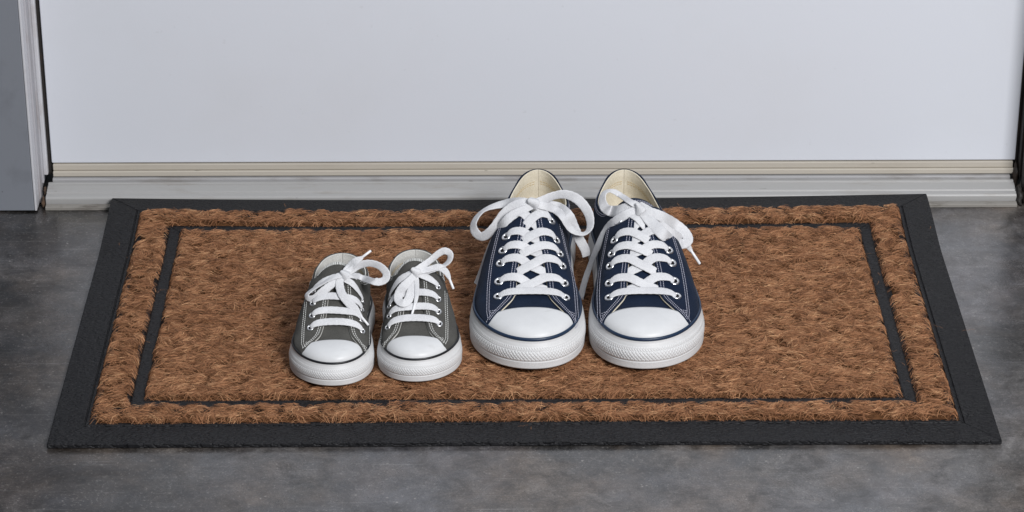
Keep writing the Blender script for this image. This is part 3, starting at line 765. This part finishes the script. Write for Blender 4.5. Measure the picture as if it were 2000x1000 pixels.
    def loop(s, pts, name, width=None, ws=None, wdir=None, aglet=False, tw=None):
        """free lace: pts = (px, py, d) photograph pixel + distance behind the toe tip (mm)"""
        C = np.array([pix(px, py, s.loc[1]+d*MM) for px, py, d in pts])-s.loc
        if s.rot:
            c, q = math.cos(-s.rot), math.sin(-s.rot); C = np.column_stack([C[:, 0]*c-C[:, 1]*q, C[:, 0]*q+C[:, 1]*c, C[:, 2]])
        T = nrm(np.gradient(C, axis=0))
        Wd = np.array(wdir, float) if wdir is not None else nrm(np.cross(np.tile([0, -0.75, 0.66], (len(C), 1)), T))
        if tw is not None:
            q = np.radians(np.interp(np.linspace(0, 1, len(C)), np.linspace(0, 1, len(tw)), tw))[:, None]; Wd = Wd*np.cos(q)+np.cross(T, Wd)*np.sin(q)
        W_ = (width or s.S['lace_w'])*MM
        o = ribbon(name, C, Wd, W_, s.S['lace_t']*MM, M['lace'], s.root, ws)
        if aglet:
            a, b = C[-1], C[-1]+nrm(C[-1]-C[-2])*s.S['aglet']*MM
            t = nrm(b-a); u = nrm(np.cross(t, [0, 0, 1.0])); v = np.cross(t, u); r = 1.25*MM*s.S['k']**0.5
            V, k = [], 10
            for f, rr in ((-0.12, 0.8), (-0.1, 1.0), (0.95, 1.0), (1.0, 0.8)):
                for q in np.linspace(0, 2*math.pi, k, endpoint=False): V.append(a+(b-a)*f+(u*math.cos(q)+v*math.sin(q))*r*rr)
            link('aglet', raw('aglet', V, gridfaces(4, k, False, True).tolist()+[list(range(k)), list(range(3*k, 4*k))[::-1]]), M['aglet'], o)
        return o

BLUE = dict(L=268, Lt=68, Lh=207, ins=4.5, xtip=4, k=1.0, res=0.00036, spring=3.0, stripe=1.75, stripe_mat='navystripe', canvas='navy', lining='cream', thread='thread',
    lat=[(0, -48.7), (60, -48.7), (75, -48.5), (100, -46.5), (140, -40.5), (180, -32), (222, -23.5), (268, -22)],
    med=[(0, 48.7), (60, 48.7), (75, 48.5), (100, 46.0), (140, 41.5), (180, 41.5), (222, 45.5), (268, 46)],
    spine=[(0, 4), (60, 3.7), (140, 4), (200, 9), (268, 11.5)],
    zt=[(42, 39.3), (54, 40.4), (66, 42.6), (81, 48.6), (98, 56.8), (111, 63), (125, 69.3), (144, 77), (160, 81.5), (180, 85), (205, 88), (235, 91), (268, 92)],
    fox=[(0, 29.5), (40, 29.0), (90, 27.0), (160, 25), (268, 27)],
    cap_apex=42, cap_corner=30,
    eye_edge=[(28, 36), (33, 32), (40, 27), (50, 20.5), (58, 16), (66, 13.6), (81, 12.6), (98, 10.3), (111, 8), (125, 5.6), (144, 3.0), (158, 2.2), (268, 2.2)],
    eye_end=152, collar=[(150, 80.5), (156, 78.5), (165, 71), (177, 63), (190, 58), (205, 55), (222, 55.0), (240, 58.5), (254, 64.5), (268, 68.5)],
    eyelets=[(61.5, 27.7), (79, 27), (98, 25.5), (111, 23.4), (125, 20.5), (144, 16.4)],
    eyelet_r=3.4, eyelet_t=1.15, lace_w=8.8, lace_t=1.15, aglet=14, st=0.0021, str=0.00030, st_in=(2.2, 4.6), st_out=(-0.9, 0.9), bar=(39, 41.5),
    outer_st=[(35, 35.5), (45, 36.5), (66, 36.3), (98, 34), (125, 29.5), (144, 25.5), (152, 23.5)],
    tongue_w=[(27, 33), (45, 32), (60, 26), (80, 24), (110, 24), (140, 25), (185, 27)], tongue_end=176,
    tongue_dz=[(27, -0.5), (50, -0.6), (100, -0.5), (145, -0.5), (160, -1), (176, -5)], tongue_stitch=(84, 82))
GREY = dict(L=150, Lt=46, Lh=118, ins=3.6, xtip=3, k=0.74, res=0.00034, spring=2.0, stripe=1.15, stripe_mat='blackstripe', canvas='grey', lining='offwhite', thread='threadw',
    lat=[(0, -35.2), (40, -35.2), (60, -34), (85, -29.5), (118, -23.5), (150, -23)],
    med=[(0, 35.2), (40, 35.2), (60, 34.2), (85, 31), (118, 33.5), (150, 34)],
    spine=[(0, 5), (40, 4.6), (80, 5), (150, 6)],
    zt=[(28, 30.2), (34, 31.5), (42, 36.4), (53, 43), (63, 51), (73, 58.5), (82, 65), (92, 71), (110, 78), (150, 82)],
    fox=[(0, 22.0), (28, 21.5), (60, 19.5), (100, 18.5), (150, 20)],
    cap_apex=28, cap_corner=20,
    eye_edge=[(18, 26), (23, 22), (29, 17), (36, 12.5), (42, 10.5), (53, 8.5), (63, 7.5), (73, 6.5), (84, 5.5), (150, 5.5)],
    eye_end=79, collar=[(78, 63), (83, 61), (90, 55), (100, 49), (112, 46), (125, 47.5), (137, 51.5), (150, 54.5)],
    eyelets=[(42, 21), (53, 20), (63, 19.8), (74, 19.5)],
    eyelet_r=2.3, eyelet_t=0.8, lace_w=6.9, lace_t=1.0, aglet=9, st=0.0021, str=0.00028, st_in=(1.8, 3.6), st_out=(-0.8, 0.8), bar=(25.5, 27.5),
    outer_st=[(23, 25.5), (30, 27), (42, 27), (53, 26.5), (63, 26), (79, 25.5)],
    tongue_w=[(17, 24), (30, 23), (42, 19), (60, 18), (100, 19)], tongue_end=94,
    tongue_dz=[(17, -0.4), (40, -0.4), (75, -0.5), (85, 0.5), (94, -1)], whip=True, bars=True)

ZB = 0.0112
bl = Shoe('sneaker', BLUE, (0.0040, 0.1010, ZB), 1, 'navy canvas adult sneaker beside the grey child sneakers, bow loops spread to both sides', 'navy adult sneakers on the doormat')
br = Shoe('sneaker', BLUE, (0.1048, 0.1005, ZB), -1, 'navy canvas adult sneaker with its tongue top showing and bow loop folded back over collar', 'navy adult sneakers on the doormat')
gl = Shoe('sneaker', GREY, (-0.1595, 0.0762, ZB), 1, 'small charcoal child sneaker whose lace tip sticks up above its bow', 'grey child sneakers on the doormat')
gr = Shoe('sneaker', GREY, (-0.0862, 0.0826, ZB), -1, 'small charcoal child sneaker with one upright lace loop, beside the navy sneakers', 'grey child sneakers on the doormat')
for s_ in (bl, br, gl, gr):
    s_.sole(); s_.upper(); s_.eyelets(); s_.cross_laces(1.0)
def hit(s, px, py, off):
    """where the photograph's ray comes down to `off` mm above this shoe's throat surface"""
    for d in np.arange(20, s.S['L']-5, 0.5):
        p = pix(px, py, s.loc[1]+d*MM)-s.loc; x = p[0]*s.mx; a, b = s.side(d*MM, s.S['ins']*MM)
        if not (a < x < b): continue
        xs = float(s.xs(d*MM)); sg = -1.0 if x < xs else 1.0; th = s.th_x(d*MM, abs(x-xs), sg)
        if p[2] <= s.P(d*MM, th, sg)[2]+off*MM: return float(d)
    return None
def bow(s, pts, name='bow_loop', **k):
    out, last = [], None
    for px, py, q in pts:
        if isinstance(q, str):
            d = hit(s, px, py, float(q)); d = last if d is None else d
        else: d = q
        last = d; out.append((px, py, d))
    return s.loop(out, name, **k)
def knot(s, px, py, off, hx, hy, width):
    d = hit(s, px, py, off)
    return s.loop([(px-hx, py+hy, d+3), (px-hx*0.6, py+hy*0.6, d-1.0), (px, py, d-2.6), (px+hx*0.6, py-hy*0.7, d-1.0), (px+hx, py-hy, d+4)], 'lace_knot', width=width, ws=[0.75, 1, 1.05, 1, 0.75])
def tie_up(s, tx, ty, dz=3.0):
    """the last eyelet pair's strands run in to the knot"""
    d, x = s.S['eyelets'][-1]; k = s.S['k']
    for sg in (-1.0, 1.0):
        s.lace_strand([(d, sg*x, -0.6), (d+0.8, sg*(x-1.5*k), 2.0), (d+ty*0.5, sg*(x*0.55)+tx*0.4, dz), (d+ty, sg*1.2+tx, dz+0.8)], ws=[0.5, 0.65, 0.95, 0.8])

# navy sneaker, left one of the pair
tie_up(bl, 0, 9)
bow(bl, [(1046, 397, '6'), (1015, 394, '7'), (984, 398, 164), (945, 411, 160), (926, 434, 155), (928, 453, 151), (943, 462, 149), (964, 446, 148), (988, 415, 150), (1014, 398, '7'), (1048, 397, '6')], ws=[.7, .9, 1, 1, 1, 1, 1, 1, 1, .95, .7], tw=[0, 0, 25, 58, 52, 40, 45, 35, 15, 0, 0])
bow(bl, [(1040, 397, '6'), (1059, 392, '8'), (1083, 382, 166), (1106, 380, 166), (1130, 391, 164), (1148, 414, 161), (1153, 438, 157), (1147, 453, 153), (1133, 456, 150), (1114, 446, 148), (1099, 424, 148), (1084, 409, '6'), (1062, 402, '7'), (1040, 398, '6')], ws=[.7, .9, 1, 1, 1, 1, 1, 1, 1, 1, 1, 1, .9, .7], tw=[0, 25, 55, 45, 25, 30, 45, 58, 50, 35, 40, 30, 10, 0])
bow(bl, [(1040, 402, '4'), (1005, 418, '5'), (982, 438, '4'), (964, 468, 153), (952, 500, 156), (943, 530, 157), (933, 556, 155)], 'lace_end', ws=[.7, .9, 1, 1, 1, 1, .9], tw=[0, 0, 20, 45, 40, 30, 20])
bow(bl, [(1044, 401, '4'), (1085, 402, '4'), (1110, 420, 152), (1122, 446, 156), (1131, 466, 158), (1142, 486, 160), (1146, 500, 160)], 'lace_end', ws=[.7, .9, 1, 1, 1, .95, .9])
knot(bl, 1041, 397, 7, 3, 9, 10.0)
# navy sneaker, right one
tie_up(br, 0, 9)
bow(br, [(1250, 404, '6'), (1231, 394, '9'), (1213, 382, 168), (1197, 374, 168), (1185, 374, 166), (1178, 381, 162), (1177, 394, 159), (1182, 406, 157), (1193, 412, '6'), (1206, 412, '6'), (1224, 407, '6'), (1248, 406, '6')], ws=[.7, .85, .9, .9, .9, .9, .95, 1, 1.1, 1.2, 1.1, .7], tw=[0, 30, 40, 45, 55, 50, 40, 30, 10, 0, 0, 0])
bow(br, [(1244, 408, '5'), (1222, 419, '5'), (1200, 434, '4'), (1184, 450, '3'), (1168, 480, 152), (1154, 515, 154), (1142, 550, 150), (1135, 578, 142), (1133, 592, 136)], 'lace_end', ws=[.7, .9, 1, 1, 1, .9, .85, .8, .75], tw=[0, 0, 10, 30, 45, 50, 45, 40, 35])
bow(br, [(1248, 406, '6'), (1272, 415, '8'), (1296, 425, '9'), (1320, 439, 150), (1338, 455, 146), (1344, 468, 142), (1336, 476, 139), (1320, 474, 138), (1297, 459, '6'), (1272, 434, '5'), (1250, 412, '5')], ws=[.7, 1, 1.1, 1.1, 1.05, 1, 1.0, 1.1, 1.2, 1.1, .7])
bow(br, [(1250, 410, '4'), (1284, 436, '4'), (1315, 458, '3'), (1334, 470, 145), (1344, 481, 143), (1350, 490, 142)], 'lace_end', ws=[.7, 1, 1, .9, .6, .35], aglet=True)
knot(br, 1248, 407, 7, 8, 6, 10.0)
# child's sneaker, left one
tie_up(gl, 0, 4)
bow(gl, [(670, 537, '5'), (684, 529, '7'), (700, 519, 84), (720, 514, 84), (740, 519, 82), (753, 531, 80), (754, 543, 77), (744, 550, 75), (727, 549, 74), (707, 543, '5'), (686, 538, '5'), (668, 538, '5')], ws=[.7, .9, 1, 1, 1, 1, 1, 1, 1, 1, .9, .7], tw=[0, 20, 45, 50, 40, 20, 10, 15, 30, 20, 0])
bow(gl, [(676, 536, '5'), (662, 538, '6'), (644, 545, '6'), (624, 557, 72), (606, 569, 70), (599, 577, 68), (603, 583, 66), (615, 582, 65), (631, 569, '5'), (649, 555, '5'), (668, 543, '5')], ws=[.7, .9, .9, .85, .85, .8, .8, .9, 1, .9, .7], tw=[0, 30, 45, 55, 55, 50, 40, 30, 20, 10, 0])
bow(gl, [(668, 540, '5'), (682, 524, '7'), (694, 511, 84), (704, 505, 85), (708, 502, 86)], 'lace_end', ws=[.8, 1.1, 1.0, .6, .35], aglet=True)
bow(gl, [(668, 536, '5'), (663, 552, '6'), (667, 572, '6'), (678, 588, '6'), (692, 602, '5'), (701, 613, '5'), (706, 619, '5')], 'lace_end', ws=[.8, 1, 1.05, 1.05, 1, .6, .35], aglet=True)
knot(gl, 671, 537, 6, 6, 7, 8.0)
# child's sneaker, right one
tie_up(gr, 0, 4)
bow(gr, [(806, 532, '5'), (820, 523, '8'), (840, 509, 86), (857, 495, 88), (869, 490, 88), (879, 496, 87), (878, 508, 85), (868, 518, 83), (852, 524, 81), (832, 528, '7'), (808, 533, '5')], ws=[.7, .85, .85, .85, .85, .85, .9, .9, .9, .85, .7], tw=[0, 30, 40, 30, 20, 30, 40, 50, 50, 30, 0])
bow(gr, [(812, 532, '5'), (802, 546, '7'), (789, 559, '7'), (780, 572, '6'), (778, 585, '6'), (786, 592, '6'), (796, 588, '5'), (803, 570, '5'), (808, 550, '5'), (812, 534, '4')], ws=[.7, .95, 1.1, 1.1, 1.05, 1.0, 1.1, 1.1, 1, .7])
bow(gr, [(810, 530, '4'), (835, 528, '5'), (857, 522, 80), (870, 530, 79), (876, 540, 77), (878, 545, 76)], 'lace_end', ws=[.7, .9, .9, .8, .55, .35], aglet=True)
bow(gr, [(811, 532, '5'), (814, 554, '6'), (814, 574, '6'), (812, 588, '5'), (810, 595, '4.5')], 'lace_end', ws=[.7, .6, .55, .45, .35], aglet=True)
knot(gr, 810, 532, 6, 5, 8, 8.0)
